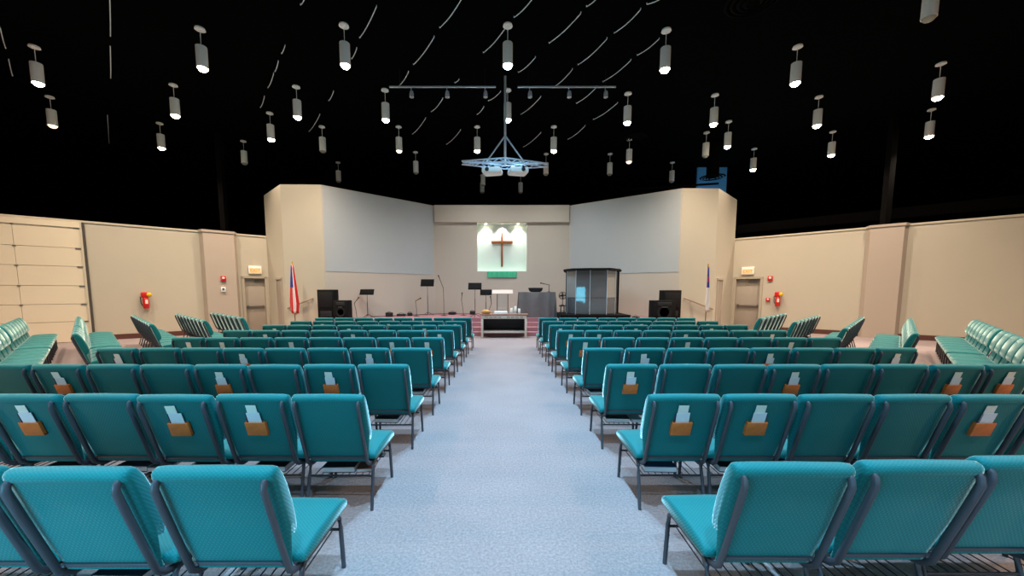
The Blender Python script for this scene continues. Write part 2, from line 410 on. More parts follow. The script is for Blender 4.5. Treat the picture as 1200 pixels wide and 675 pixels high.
def extinguisher(p, ang, z, lab):
    r = thing('fire_extinguisher', lab, 'fire extinguisher', (p.x, p.y, z), ang, 'fire extinguishers on the side walls')
    bm = nb(); lathe(bm, [(.03, 0), (.075, .01), (.085, .04), (.085, .30), (.07, .36), (.03, .40), (.03, .42)], 0, -.11, 0, 16); obj('cylinder', bm, M['redex'], r)
    bm = nb(); box(bm, .03, -.11, .45, .15, .04, .03, bev=.006); box(bm, .02, -.11, .49, .17, .035, .02, bev=.006); lathe(bm, [(.035, .40), (.035, .47)], 0, -.11, 0, 10); obj('valve_handle', bm, M['plastic'], r)
    bm = nb(); box(bm, -.02, -.10, .47, .2, .16, .2, bev=.05); obj('hood', bm, M['redex'], r)
    bm = nb(); lathe(bm, [(.07, 0), (.075, .02), (.04, .05)], 0, 0, 0, 14)
    o = obj('tag', bm, M['yellow'], r); o.location = (.09, -.16, .48); o.rotation_euler = (PI/2, 0, .5)
    boxo('label_band', M['label'], (.02, -.19, .24), (.07, .02, .14), r)
    bm = nb(); tube(bm, [(-.06, -.11, .46), (-.13, -.12, .40), (-.12, -.13, .2), (-.09, -.13, .1)], .014); obj('hose', bm, M['plastic'], r)
    boxo('bracket', M['steel'], (0, -.014, .25), (.08, .03, .2), r)
extinguisher(onL(-12.24), angL, 1.0, 'red fire extinguisher with yellow tag on the wall before the column, striped-flag side')
extinguisher(onR(11.02), angR, 1.0, 'red fire extinguisher on the wall beside the exit door, drum-booth side')

def alarm(nm, p, ang, z, sx, sz, m, m2, lab, cat):
    r = thing(nm, lab, cat, (p.x, p.y, z), ang)
    boxo('backplate', m, (0, -.025, 0), (sx, .05, sz), r, bev=.008)
    bm = nb(); lathe(bm, [(sx*.28, 0), (sx*.26, .03), (sx*.12, .045)], 0, 0, 0, 14); o = obj('lens', bm, m2, r); o.location = (0, -.05, sz*.12); o.rotation_euler = (PI/2, 0, 0)
pc = onL(-10.66)+ln*.28
alarm('fire_alarm', pc+ld*.05, angL, 2.06, .16, .2, M['redex'], M['label'], 'red fire alarm strobe on the wide column', 'fire alarm')
alarm('wall_switch', pc+ld*.03, angL, 1.66, .14, .18, M['white'], M['bookb'], 'small white control panel below the red strobe on the column', 'switch')
alarm('fire_alarm', onR(10.80), angR, 2.1, .17, .2, M['redex'], M['label'], 'red fire alarm strobe high beside the exit door', 'fire alarm')
alarm('fire_alarm_pull', onR(10.78), angR, 1.25, .14, .16, M['redex'], M['label'], 'small red alarm pull box below the strobe, beside the exit door', 'fire alarm')

# ------------------------------------------------------------------ chairs
AB = math.atan(.30)
def bk(n, u): return (.155-u*math.sin(AB)+n*math.cos(AB), .345+u*math.cos(AB)+n*math.sin(AB))   # along the reclined back
def loft(bm, rings):
    n = len(rings[0])
    for a, b in zip(rings, rings[1:]):
        for i in range(n): bm.faces.new((a[i], a[(i+1) % n], b[(i+1) % n], b[i]))
    bm.faces.new(rings[0]); bm.faces.new(rings[-1][::-1])
def make_chair_meshes():
    D = {}
    # seat: rounded pad, rings across x
    bm = nb()
    top = [(.175, .385), (.185, .408), (.23, .424), (.32, .433), (.45, .434), (.56, .430), (.62, .420), (.650, .403), (.659, .380)]
    bot = [(.654, .352), (.60, .345), (.45, .350), (.30, .352), (.20, .355), (.178, .365)]
    loop = top+bot; cy, cz = .42, .388
    rings = []
    for x, k, dz in ((-.259, .70, -.008), (-.256, .88, -.006), (-.246, .97, -.003), (-.2, 1, 0), (0, 1, .004), (.2, 1, 0), (.246, .97, -.003), (.256, .88, -.006), (.259, .70, -.008)):
        kk = 1-(1-k)*.06
        rings.append([bm.verts.new((x, cy+(y-cy)*kk, cz+(z-cz)*k+(dz if z > .38 else 0))) for y, z in loop])
    loft(bm, rings)
    D['seat'] = mesh('seat', bm, M['fabric'], 60)
    # backrest: rear panel + bulging front pad with rolled top
    loop = [(0, .015), (0, .25), (0, .515), (-.006, .525), (-.009, .540), (-.004, .556), (.010, .567), (.036, .567), (.062, .548), (.082, .50), (.092, .42), (.096, .33), (.090, .25), (.078, .21), (.052, .19), (.030, .18), (.026, .09), (.024, .015)]
    rings = []; bm = nb()
    for x, k, du in ((-.248, .30, -.024), (-.245, .62, -.012), (-.236, .88, -.004), (-.214, 1, 0), (0, 1, .003), (.214, 1, 0), (.236, .88, -.004), (.245, .62, -.012), (.248, .30, -.024)):
        rr = []
        for n, u in loop:
            nc = .038 if u > .185 else .013
            y, z = bk(nc+(n-nc)*k, u+(du if u > .48 else 0))
            rr.append(bm.verts.new((x if u > .185 else x*.86, y, z)))
        rings.append(rr)
    loft(bm, rings)
    D['backrest'] = mesh('backrest', bm, M['fabric'], 50)
    # posts: flat oval tube up the rear face, bent forward under the seat
    for s, nm in ((-1, 'postL'), (1, 'postR')):
        bm = nb(); x = s*.217
        P = [bk(.004, .526), bk(-.014, .520), bk(-.026, .495), bk(-.026, .40), bk(-.023, .15), bk(-.020, .03)]
        P += [(.165, .338), (.20, .326), (.30, .326)]
        tube(bm, [(x,)+p for p in P], .0115, .017, 10, side=(1, 0, 0))
        D[nm] = mesh('back_post', bm, M['frame'], 50)
    bm = nb(); y, z = bk(-.008, .055); box(bm, 0, y, z, .42, .014, .016, bev=.003)
    for s in (-1, 1): box(bm, s*.19, y-.006, z, .014, .014, .014, bev=.004)
    D['bar'] = mesh('back_bar', bm, M['frame'])
    for s in (-1, 1):
        bm = nb(); x = s*.232
        tube(bm, [(x, .48, .332), (x, .575, .330), (x*1.01, .598, .310), (x*1.02, .606, .25), (x*1.05, .612, .0)], .0125, .0125, 10)
        D['fleg%d' % s] = mesh('leg', bm, M['frame'], 50)
        bm = nb()
        tube(bm, [(x, .34, .330), (x, .225, .330), (x*1.01, .196, .308), (x*1.015, .182, .25), (x*1.04, .118, .0)], .0125, .0125, 10)
        D['rleg%d' % s] = mesh('leg', bm, M['frame'], 50)
    bm = nb()
    for s in (-1, 1): box(bm, s*.232, .40, .333, .022, .36, .022, bev=.004)
    for y in (.22, .56): box(bm, 0, y, .335, .444, .02, .014)
    D['rails'] = mesh('seat_rail', bm, M['frame'])
    # book rack: rear and front cross bars with thin rods between
    bm = nb()
    tube(bm, [(-.236, .178, .235), (.236, .178, .235)], .008, .008, 8); tube(bm, [(-.236, .595, .245), (.236, .595, .245)], .008, .008, 8)
    for k in range(9):
        x = -.2+k*.05
        tube(bm, [(x, .178, .237), (x, .595, .247)], .0035, .0035, 6)
    D['rack'] = mesh('book_rack', bm, M['wire'], 50)
    bm = nb(); box(bm, .2455, .36, .312, .05, .06, .016, bev=.004)
    D['link'] = mesh('ganging_bracket', bm, M['wire'])
    # pocket
    bm = nb(); w, h, d = .140, .106, .022
    box(bm, 0, -d/2, 0, w, .007, h, bev=.002); box(bm, -w/2+.004, 0, 0, .008, d, h); box(bm, w/2-.004, 0, 0, .008, d, h); box(bm, 0, 0, -h/2+.004, w, d, .008); box(bm, 0, d/2-.003, 0, w, .006, h)
    D['pocket'] = mesh('card_pocket', bm, M['pocket'])
    return D
CH = make_chair_meshes()
ncard = 0
def rear_y(z): return .155-(z-.345)*.30   # rear face of the back panel
REAR_TILT = AB

def card_mesh(w, h, m, nm):
    bm = nb(); box(bm, 0, 0, h/2, w, .0022, h); return mesh(nm, bm, m)
CARDM = card_mesh(.070, .232, M['card'], 'offering_card')
ENVM = card_mesh(.092, .175, M['envelope'], 'offering_envelope')
bm = nb(); tube(bm, [(0, 0, 0), (0, 0, .168)], .0036, .0036, 6); PENM = mesh('pencil', bm, M['pencil'])

def chair(x, y, rz, label, group, pocket=False, where=None, extras=0, linkbr=True):
    t = thing('church_chair', label, 'chair', (x, y, 0), rz, group)
    link('seat', CH['seat'], t); link('backrest', CH['backrest'], t)
    link('back_post', CH['postL'], t); link('back_post', CH['postR'], t); link('back_bar', CH['bar'], t)
    for k in ('fleg-1', 'fleg1', 'rleg-1', 'rleg1'): link('leg', CH[k], t)
    link('seat_rail', CH['rails'], t); link('book_rack', CH['rack'], t)
    if linkbr: link('ganging_bracket', CH['link'], t)
    if pocket:
        zc = .645; off = .013
        p = link('card_pocket', CH['pocket'], t); p.location = (0, rear_y(zc)-off, zc); p.rotation_euler = (REAR_TILT, 0, 0)
        T = Matrix.Translation((x, y, 0)) @ Matrix.Rotation(rz, 4, 'Z') @ Matrix.Translation((0, rear_y(zc)-off, zc)) @ Matrix.Rotation(REAR_TILT, 4, 'X')
        j = random.uniform(-.012, .012)
        c = link('offering_card', CARDM); c.matrix_world = T @ Matrix.Translation((j-.004, .003, -.046)) @ Matrix.Rotation(random.uniform(-.05, .05), 4, 'Y')
        tag(c, 'tall cream card in wooden pocket, '+where, 'card', 'offering cards in the chair pockets')
        if extras:
            e = link('offering_envelope', ENVM); e.matrix_world = T @ Matrix.Translation((j*.4+.004, -.003, -.046)) @ Matrix.Rotation(random.uniform(-.04, .04), 4, 'Y')
            tag(e, 'white envelope in wooden pocket, '+where, 'envelope', 'offering envelopes in the chair pockets')
            pe = link('pencil', PENM); pe.matrix_world = T @ Matrix.Translation((random.choice((-.055, .055)), 0, -.046))
            tag(pe, 'thin dark pencil in wooden pocket, '+where, 'pencil', 'pencils in the chair pockets')
    return t

DY = {1: 1.45, 2: 2.511, 3: 3.571, 4: 4.632, 5: 5.692, 6: 6.753, 7: 7.813, 8: 8.874, 9: 9.934}
XL = {2: -.955, 3: -.91, 4: -.893, 5: -.897, 6: -.883, 7: -.856, 8: -.854, 9: -.803}
XR = {2: 1.017, 3: 1.025, 4: 1.031, 5: 1.026, 6: 1.003, 7: 1.002, 8: .977, 9: .989}
PITCH = .525
PKL = {2: (1, 2, 4), 3: (1, 3, 6), 4: (1, 4, 7), 5: (0, 1, 4, 6, 7), 6: (0, 3, 6), 7: (1, 4, 7), 8: (0, 3, 6), 9: (2,)}
PKR = {2: (0, 1, 4), 3: (0, 3, 6, 7), 4: (1, 4, 7), 5: (0, 3, 6), 6: (0, 1, 4, 7), 7: (0, 3, 6), 8: (1, 4, 7), 9: (6,)}
def wtxt(i, n, side): return '%s chair from aisle, %s row from stage, %s side' % (ORD[i], ORD[9-n], side)
def aisle_label(i, n, side, pk): return 'teal chair with %s, %s from aisle, %s row from stage, %s side' % ('card pocket' if pk else 'plain back', ORD[i], ORD[9-n], side)
SL, SR = 'striped-flag', 'drum-booth'
GA = 'teal chairs in the straight rows beside the aisle'
CENT = {}
for n in range(2, 10):
    for sgn, X0, PK, side in ((-1, XL[n], PKL, SL), (1, XR[n], PKR, SR)):
        cnt = 8
        for i in range(cnt):
            x = X0+sgn*(.242+PITCH*i); y = DY[n]+random.uniform(-.012, .012); rz = R(random.uniform(-.3, .3))
            CENT[(n, side, i)] = (x, y)
            pk = i in PK[n]
            chair(x, y, rz, aisle_label(i, n, side, pk), GA, pk, wtxt(i, n, side), 1 if n <= 4 else 0)
for x, y, rz, i, side in ((-1.165, 1.44, .0, 0, SL), (-1.745, 1.43, .3, 1, SL), (-2.285, 1.44, 0, 2, SL), (1.205, 1.47, -.3, 0, SR), (1.757, 1.49, 0, 1, SR), (2.288, 1.53, 0, 2, SR), (-2.81, 1.45, 0, 3, SL), (2.815, 1.53, 0, 3, SR)):
    CENT[(1, side, i)] = (x, y)
    chair(x, y, R(rz), aisle_label(i, 1, side, False), GA, False, None, 0, linkbr=(i != 0))

# angled side sections
def section(near, ang, num, rz, order, side, gap=99):
    d = Vector((math.cos(R(ang)), math.sin(R(ang))))
    for k in range(num):
        p = Vector(near)+d*(PITCH/2+PITCH*k+(.2 if k >= gap else 0))
        chair(p.x, p.y, R(rz), 'teal chair in angled row, %s from its aisle end, %s row from stage, %s side' % (ORD[k], ORD[order], side), 'teal chairs in the angled side sections')
for near, num, o in (((-6.93, 9.98), 7, 0), ((-7.14, 8.98), 8, 1), ((-7.57, 8.05), 9, 2), ((-7.11, 6.18), 12, 3), ((-7.63, 5.25), 13, 4)):
    section(near, 138, num, -42, o, SL, {3: 4, 4: 6}.get(o, 99))
for near, num, o in (((6.80, 9.82), 6, 0), ((6.77, 8.61), 7, 1), ((6.59, 7.13), 9, 2), ((7.00, 6.27), 10, 3), ((6.80, 4.57), 13, 4)):
    section(near, 43.3, num, 43.3, o, SR, {4: 6}.get(o, 99))

# books on the racks of the rear rows
def book(x, y, z, w, d, h, m, rz, label, cat='book'):
    t = thing('hymn_book', label, cat, (x, y, z), rz, 'books on the wire racks under the chairs')
    bm = nb(); box(bm, 0, 0, h-.002, w, d, .004); box(bm, 0, 0, .002, w, d, .004); box(bm, 0, d/2-.002, h/2, w, .004, h)
    obj('cover', bm, m, t)
    boxo('pages', M['page'], (0, -.004, h/2), (w-.008, d-.014, h-.009), t)
BK = [(1, SL, 1, -.04, 'book'), (2, SL, 0, -.03, 'book'), (2, SL, 1, -.03, 'book'), (2, SL, 2, .02, 'book'), (2, SL, 3, -.02, 'bookb'), (2, SL, 4, -.02, 'book'),
      (2, SR, 0, -.06, 'bookb'), (2, SR, 1, -.02, 'book'), (2, SR, 2, .0, 'bookb'), (2, SR, 3, -.05, 'book'), (2, SR, 4, -.06, 'book'), (3, SL, 0, -.04, 'book'), (3, SR, 0, -.06, 'book'), (4, SL, 0, -.02, 'book'), (4, SR, 0, .0, 'book')]
for n, side, i, dx, m in BK:
    x, y = CENT[(n, side, i)]
    book(x+dx, y+.30, .2485, .24, .21, .045, M[m], R(random.uniform(-3, 3)), '%s book on rack under %s' % ('blue' if m == 'bookb' else 'black', wtxt(i, n, side)))
for n, side, i, dx in ((2, SL, 0, .16), (3, SR, 0, .14), (2, SR, 3, .14), (2, SL, 3, .15)):
    x, y = CENT[(n, side, i)]
    book(x+dx, y+.28, .2485, .12, .16, .03, M['bookr' if n == 2 and i == 0 else 'page'], R(6), '%s booklet on rack under %s' % ('reddish' if n == 2 and i == 0 else 'white', wtxt(i, n, side)))

# ------------------------------------------------------------------ stage furniture
# cross in the niche
r = thing('wall_cross', 'wooden cross hung in the bright white niche', 'cross', (.01, 17.615, 2.72))
bm = nb(); box(bm, 0, -.04, .78, .085, .06, 1.56, bev=.02); obj('upright', bm, M['cross'], r)
bm = nb(); box(bm, 0, -.045, 1.12, .99, .075, .13, bev=.025); obj('crossbar', bm, M['cross'], r)
bm = nb()
for k in range(40):
    pass
xs = [-.66+1.34*k/40 for k in range(41)]
a = [bm.verts.new((x, 17.19-.012-.010*math.sin(k*.9), NZ0+.005)) for k, x in enumerate(xs)]
b = [bm.verts.new((x, 17.15-.012*math.sin(k*.9), NZ0-.02)) for k, x in enumerate(xs)]
c = [bm.verts.new((x, 17.15-.018*math.sin(k*.9), 2.22)) for k, x in enumerate(xs)]
c2 = [bm.verts.new((x, 17.165-.018*math.sin(k*.9), 2.22)) for k, x in enumerate(xs)]
a2 = [bm.verts.new((x, 17.4, NZ0+.005)) for k, x in enumerate(xs)]
for k in range(40):
    for p, q in ((a2, a), (a, b), (b, c), (c, c2)): bm.faces.new((p[k], p[k+1], q[k+1], q[k]))
tag(obj('green_cloth', bm, M['green']), 'bright green cloth strip hanging below the cross niche', 'cloth')
for k, x in enumerate((-.72, .02, .74)):
    r = thing('recessed_light', 'small bright recessed light in the niche top, %s from the striped-flag side' % ORD[k], 'light', (x, 17.46, NZ1-.001), 0, 'recessed lights over the cross')
    bm = nb(); lathe(bm, [(.05, -.014), (.075, -.014), (.075, -.001), (.05, -.001)], seg=16, caps=False); obj('trim_ring', bm, M['white'], r)
    bm = nb(); lathe(bm, [(.048, -.012), (.048, -.004)], seg=16); obj('bulb', bm, M['bulbd'] if k == 1 else M['bulbw'], r)

# communion table
r = thing('communion_table', 'wooden communion table with pale front rail before the stage steps', 'table', (.075, 12.78, 0))
bm = nb(); box(bm, 0, .24, .80, 1.66, .56, .035, bev=.008); obj('tabletop', bm, M['wood'], r)
bm = nb(); box(bm, 0, .0, .715, 1.54, .04, .11, bev=.006); obj('front_rail', bm, M['woodpale'], r)
bm = nb()
for k in range(9):
    if k in (4,): continue
    x = -.6+k*.15
    for q in range(3): box(bm, x-.035+q*.035, -.023, .715, .016, .008, .06, bev=.003)
obj('rail_carving', bm, M['wood'], r)
for sx in (-1, 1):
    for y in (.0, .46): boxo('leg', M['woodpale'] if y == 0 else M['wood'], (sx*.745, y, .33), (.075, .07, .66), r, bev=.008)
bm = nb(); box(bm, 0, .24, .20, 1.44, .44, .07, bev=.006); obj('stretcher_shelf', bm, M['woodpale'], r)
for sx in (-1, 1): boxo('side_panel', M['wood'], (sx*.74, .24, .40), (.03, .40, .5), r)
boxo('back_panel', M['dark'], (0, .47, .40), (1.42, .03, .6), r)
TT = .8176
r = thing('bread_basket', 'round wicker basket with bread on the communion table', 'basket', (-.545, 12.98, TT))
bm = nb(); lathe(bm, [(.12, 0), (.17, .05), (.185, .09), (.17, .09), (.155, .05), (.11, .015)], seg=24); obj('bowl', bm, M['basket'], r)
bm = nb(); bmesh.ops.create_icosphere(bm, subdivisions=3, radius=.13); bmesh.ops.scale(bm, vec=(1, .8, .55), verts=bm.verts); bmesh.ops.translate(bm, vec=(0, 0, .085), verts=bm.verts); obj('loaf', bm, mat('bread_crust', srgb(215, 160, 90), .7, var=.3, scale=12), r)
r = thing('communion_tray', 'white cloth-covered tray in the middle of the communion table', 'tray', (-.03, 13.0, TT))
bm = nb(); box(bm, 0, 0, .045, .46, .28, .085, bev=.02); obj('cloth_cover', bm, M['linen'], r)
bm = nb(); box(bm, 0, 0, .008, .50, .32, .014, bev=.004); obj('tray_base', bm, M['alu'], r)
r = thing('candle_holder', 'low metal holder under three white candles on the communion table', 'candle holder', (.47, 13.0, TT))
bm = nb()
for x, h in ((-.13, .03), (0, .085), (.13, .03)): lathe(bm, [(.055, 0), (.055, .008), (.018, .014), (.018, h), (.05, h+.008), (.05, h+.014)], x, 0, 0, 14)
box(bm, 0, 0, .006, .36, .05, .01); obj('holder_body', bm, M['alu'], r)
for x, h, hh, lb in ((-.13, .045, .16, 'white candle nearest the tray'), (0, .1, .17, 'tall white middle candle'), (.13, .045, .14, 'white candle at the outer end')):
    t = thing('candle', lb+' on the communion table', 'candle', (.47+x, 13.0, TT+h), 0, 'white candles on the communion table')
    bm = nb(); lathe(bm, [(.038, 0), (.040, .01), (.040, hh-.008), (.034, hh), (.02, hh-.004)], seg=16); obj('wax', bm, M['wax'], t)
    bm = nb(); tube(bm, [(0, 0, hh-.005), (0, .002, hh+.018)], .003, .003, 6); obj('wick', bm, M['plastic'], t)

# draped table with its black oval bowl
r = thing('draped_table', 'table draped in grey cloth to the floor on the stage', 'table', (1.375, 14.9, ST))
bm = nb(); NP = 120; per = []
W2, D2 = .70, .33
path = []
for k in range(NP):
    u = k/NP*4; s = int(u); f = u-s
    p = [(-W2+2*W2*f, -D2), (W2, -D2+2*D2*f), (W2-2*W2*f, D2), (-W2, D2-2*D2*f)][s]
    nrm = [(0, -1), (1, 0), (0, 1), (-1, 0)][s]; path.append((p, nrm, u))
lev = [.985, .95, .6, .3, .004]; rings = []
for li, z in enumerate(lev):
    amp = (0, .006, .026, .040, .048)[li]; flare = (0, .006, .015, .025, .035)[li]
    rings.append([bm.verts.new((p[0]+n[0]*(flare+amp*math.sin(u*19+math.sin(u*7)*1.3)), p[1]+n[1]*(flare+amp*math.sin(u*19+math.sin(u*7)*1.3)), z)) for p, n, u in path])
for a, b in zip(rings, rings[1:]):
    for k in range(NP): bm.faces.new((a[k], a[(k+1) % NP], b[(k+1) % NP], b[k]))
bm.faces.new(rings[0])
obj('cloth', bm, M['cloth'], r)
bm = nb(); box(bm, 0, 0, .968, 1.38, .64, .03)
obj('tabletop', bm, M['wood'], r)
for sx in (-1, 1):
    for sy in (-1, 1): boxo('leg', M['plastic'], (sx*.6, sy*.26, .475), (.04, .04, .95), r)
r = thing('black_bowl', 'black oval bowl lying on the grey draped table', 'bowl', (1.33, 14.85, ST+.986))
bm = nb(); lathe(bm, [(.18, 0), (.25, .04), (.285, .12), (.275, .165), (.25, .165), (.24, .1), (.16, .03)], seg=28); bmesh.ops.scale(bm, vec=(1, .6, 1), verts=bm.verts); obj('bowl_body', bm, M['plastic'], r)
bm = nb(); lathe(bm, [(.285, .145), (.292, .155), (.285, .165), (.27, .165)], seg=28, caps=False); bmesh.ops.scale(bm, vec=(1, .6, 1), verts=bm.verts); obj('rim', bm, M['grille'], r)

def mic_stand(nm, base, pts, r0, label, tabletop=False, boom=None):
    x, y, z = base
    t = thing(nm, label, 'microphone stand', base, 0)
    bm = nb(); lathe(bm, [(.13 if not tabletop else .07, 0), (.13 if not tabletop else .07, .012), (.03, .025), (.015, .04)], seg=18); obj('base', bm, M['plastic'], t)
    P = [Vector(p)-Vector(base) for p in pts]
    bm = nb(); tube(bm, [(0, 0, .02)]+P[:-1], .009 if not tabletop else .012, seg=8); obj('pole', bm, M['grille'], t)
    bm = nb(); tube(bm, P[-2:], .011, seg=8); obj('boom', bm, M['grille'], t)
    d = (P[-1]-P[-2]).normalized(); e = P[-1]
    bm = nb(); tube(bm, [e-d*.02, e+d*.10], .016, seg=10); bmesh.ops.create_icosphere(bm, subdivisions=2, radius=.032, matrix=Matrix.Translation(e+d*.12)); obj('microphone', bm, M['plastic'], t)
mic_stand('microphone_stand', (1.86, 14.88, ST+.986), [(1.86, 14.88, 1.80), (1.89, 14.88, 1.84), (1.66, 14.88, 1.89)], 0, 'small black boom microphone standing on the grey draped table', True)
mic_stand('microphone_stand', (-2.42, 15.7, ST), [(-2.42, 15.7, 1.2), (-2.43, 15.7, 1.72), (-2.58, 15.68, 2.12)], 0, 'tall straight microphone stand with tilted boom at mid stage')
mic_stand('microphone_stand', (-5.45, 14.1, ST), [(-5.48, 14.1, .9), (-5.53, 14.1, 1.15), (-5.42, 14.07, 1.27)], 0, 'short gooseneck microphone stand beside the black speaker cabinets')
mic_stand('microphone_stand', (-3.48, 15.3, ST), [(-3.47, 15.3, .85), (-3.51, 15.3, 1.2), (-3.39, 15.26, 1.26)], 0, 'short gooseneck microphone stand near the tallest music stand')
mic_stand('microphone_stand', (-1.62, 15.9, ST), [(-1.66, 15.9, .95), (-1.70, 15.9, 1.2), (-1.68, 15.86, 1.40)], 0, 'short microphone stand in front of the centre wall, beyond the last rows')
mic_stand('microphone_stand', (-.56, 14.62, ST), [(-.52, 14.62, .8), (-.40, 14.62, 1.12), (-.42, 14.58, 1.27)], 0, 'short black microphone stand beside the clear pulpit')

def music_stand(x, y, z0, z1, w, lean, label):
    t = thing('music_stand', label, 'music stand', (x, y, ST), 0, 'black music stands on the stage')
    zt = (z0+z1)/2-ST; h = (z1-z0)
    bm = nb()
    for k in range(3):
        a = k*2*PI/3+.5; tube(bm, [(0, 0, .13), (.24*math.cos(a), .24*math.sin(a), .006)], .009, seg=6)
    obj('tripod_base', bm, M['plastic'], t)
    bm = nb(); tube(bm, [(0, 0, .05), (0, 0, zt*.6)], .012, seg=8); tube(bm, [(0, 0, zt*.6), (0, .02, zt)], .008, seg=8); obj('pole', bm, M['grille'], t)
    bm = nb(); hh = h*1.15
    vs = box(bm, 0, 0, 0, w, .012, hh, bev=.003); vs2 = box(bm, 0, -.03, -hh/2+.005, w*.98, .06, .008)
    bmesh.ops.rotate(bm, cent=(0, 0, 0), matrix=Matrix.Rotation(R(-28), 3, 'X') @ Matrix.Shear('XZ', 3, (0, 0)), verts=bm.verts)
    bmesh.ops.translate(bm, vec=(lean, .0, zt), verts=bm.verts)
    obj('tray', bm, M['plastic2'], t)
music_stand(-5.22, 14.6, 1.46, 1.67, .54, 0, 'black music stand with low tray beside the black speaker cabinets')
music_stand(-3.15, 16.0, 1.80, 2.10, .56, 0, 'tallest black music stand, between the two gooseneck microphones')
music_stand(-1.04, 14.62, 1.66, 1.92, .52, 0, 'black music stand with wide tray behind the bread basket')
music_stand(-.63, 15.0, 1.44, 1.66, .46, 0, 'smaller black music stand between wide tray stand and clear pulpit')

# pulpit
r = thing('acrylic_pulpit', 'clear acrylic pulpit with pale pink reading desk at stage centre', 'pulpit', (.03, 14.65, ST))
bm = nb(); vs = box(bm, 0, 0, 0, .80, .42, .03, bev=.006); bmesh.ops.rotate(bm, cent=(0, 0, 0), matrix=Matrix.Rotation(R(20), 3, 'X'), verts=bm.verts); bmesh.ops.translate(bm, vec=(0, 0, .99), verts=bm.verts); obj('reading_desk', bm, M['pink'], r)
for x in (-.21, .21):
    bm = nb(); tube(bm, [(x, .0, .03), (x, .0, .97)], .012, seg=8); obj('post', bm, M['grille'], r)
boxo('front_panel', M['glass'], (0, -.02, .5), (.40, .012, .90), r)
bm = nb(); box(bm, 0, 0, .012, .62, .42, .022, bev=.006); obj('base', bm, M['glass'], r)

# speaker cabinets
def cabinet(x, y, w, d, h, horn, label):
    t = thing('speaker_cabinet', label, 'loudspeaker', (x, y, ST), 0, 'black speaker cabinets at the stage corners')
    bm = nb(); box(bm, 0, d/2, h/2, w, d, h-.01, bev=.012); obj('enclosure', bm, M['plastic2'], t)
    if horn == 'sub':
        bm = nb(); box(bm, 0, -.008, h*.66, w*.86, .02, h*.5, bev=.006); obj('grille', bm, M['grille'], t)
        bm = nb(); box(bm, 0, -.006, h*.2, w*.7, .016, h*.18, bev=.006); obj('port', bm, M['plastic'], t)
    else:
        bm = nb(); lathe(bm, [(w*.33, 0), (w*.33, .018), (w*.28, .02), (w*.1, -.03), (w*.06, -.02)], seg=22)
        o = obj('woofer', bm, M['grille'], t); o.location = (0, 0, h*.40); o.rotation_euler = (PI/2, 0, 0)
        bm = nb(); box(bm, 0, -.008, h*.82, w*.62, .02, h*.18, bev=.01); obj('horn', bm, M['plastic'], t)
        boxo('badge', M['steel'], (0, -.012, h*.66), (w*.3, .01, .02), t)
cabinet(-6.24, 13.32, .58, .42, 1.08, 'sub', 'tall black speaker cabinet near the striped flag')
cabinet(-5.68, 13.22, .50, .42, .70, 'two', 'low black speaker beside the tall cabinet, striped-flag side')
cabinet(6.18, 13.62, .64, .42, 1.06, 'sub', 'tall black speaker cabinet near the blue and white flag')
cabinet(5.70, 13.15, .80, .40, .70, 'two', 'wide low black speaker before the tall cabinet, drum-booth side')

# floor boxes
for k, (x, y, w, h, lab) in enumerate(((-4.50, 15.0, .24, .17, 'small black floor box with cables beside the low tray music stand'), (-4.10, 15.3, .34, .10, 'flat black floor box along the angled stage wall'), (-3.80, 15.5, .2, .13, 'small black floor box beside the gooseneck stand'), (-2.15, 16.3, .3, .12, 'flat black floor box at the foot of the centre wall'), (-1.28, 16.35, .22, .16, 'small black floor box beneath the cross, near centre wall'), (4.78, 13.35, .22, .12, 'small black floor box beside the drum booth platform'))):
    t = thing('floor_box', lab, 'stage box', (x, y, ST), R(20*(k % 3)-20), 'small black boxes on the stage floor')
    bm = nb(); box(bm, 0, 0, h/2, w, .2, h, bev=.02); obj('case', bm, M['plastic'], t)
    bm = nb(); tube(bm, [(-w*.4, .02, h-.02), (-w*.2, .0, h+.03), (w*.2, 0, h+.03), (w*.4, .02, h-.02)], .008, seg=6); obj('handle', bm, M['grille'], t)
bm = nb(); P = []
for k in range(60):
    f = k/59; P.append((-5.2+4.2*f, 14.85+1.85*min(1, f*1.75)+.04*math.sin(k*.9), ST+.012))
tube(bm, P, .011, seg=6); tag(obj('stage_cable', bm, M['plastic']), 'black cable snaking along the foot of the stage wall', 'cable')

# drum booth
BT = ST+.165
bm = nb(); prism(bm, [(2.15, 13.75), (4.62, 13.45), (4.66, 14.9), (3.9, 15.6), (2.15, 15.5)], 0, .165)
r = thing('drum_platform', 'low black platform under the glass drum booth', 'platform', (0, 0, ST)); obj('deck', bm, M['plastic2'], r)
bm = nb()
for p, q in (((2.15, 13.75), (4.62, 13.45)), ((4.62, 13.45), (4.66, 14.9))):
    p = Vector(p); q = Vector(q); d = (q-p).normalized(); n = Vector((d.y, -d.x)); prism(bm, [tuple(p), tuple(q), tuple(q+n*.012), tuple(p+n*.012)], .13, .165)
obj('edge_strip', bm, M['grille'], r)
BP = [(2.50, 14.45), (2.72, 13.85), (3.21, 13.72), (3.81, 13.66), (4.27, 14.15), (4.52, 14.75)]
r = thing('drum_booth', 'dark glass drum booth with flat roof on the stage', 'drum booth', (0, 0, BT))
mats = [M['clearpane'], M['smoke'], M['smoke'], M['clearpane'], M['plastic']]
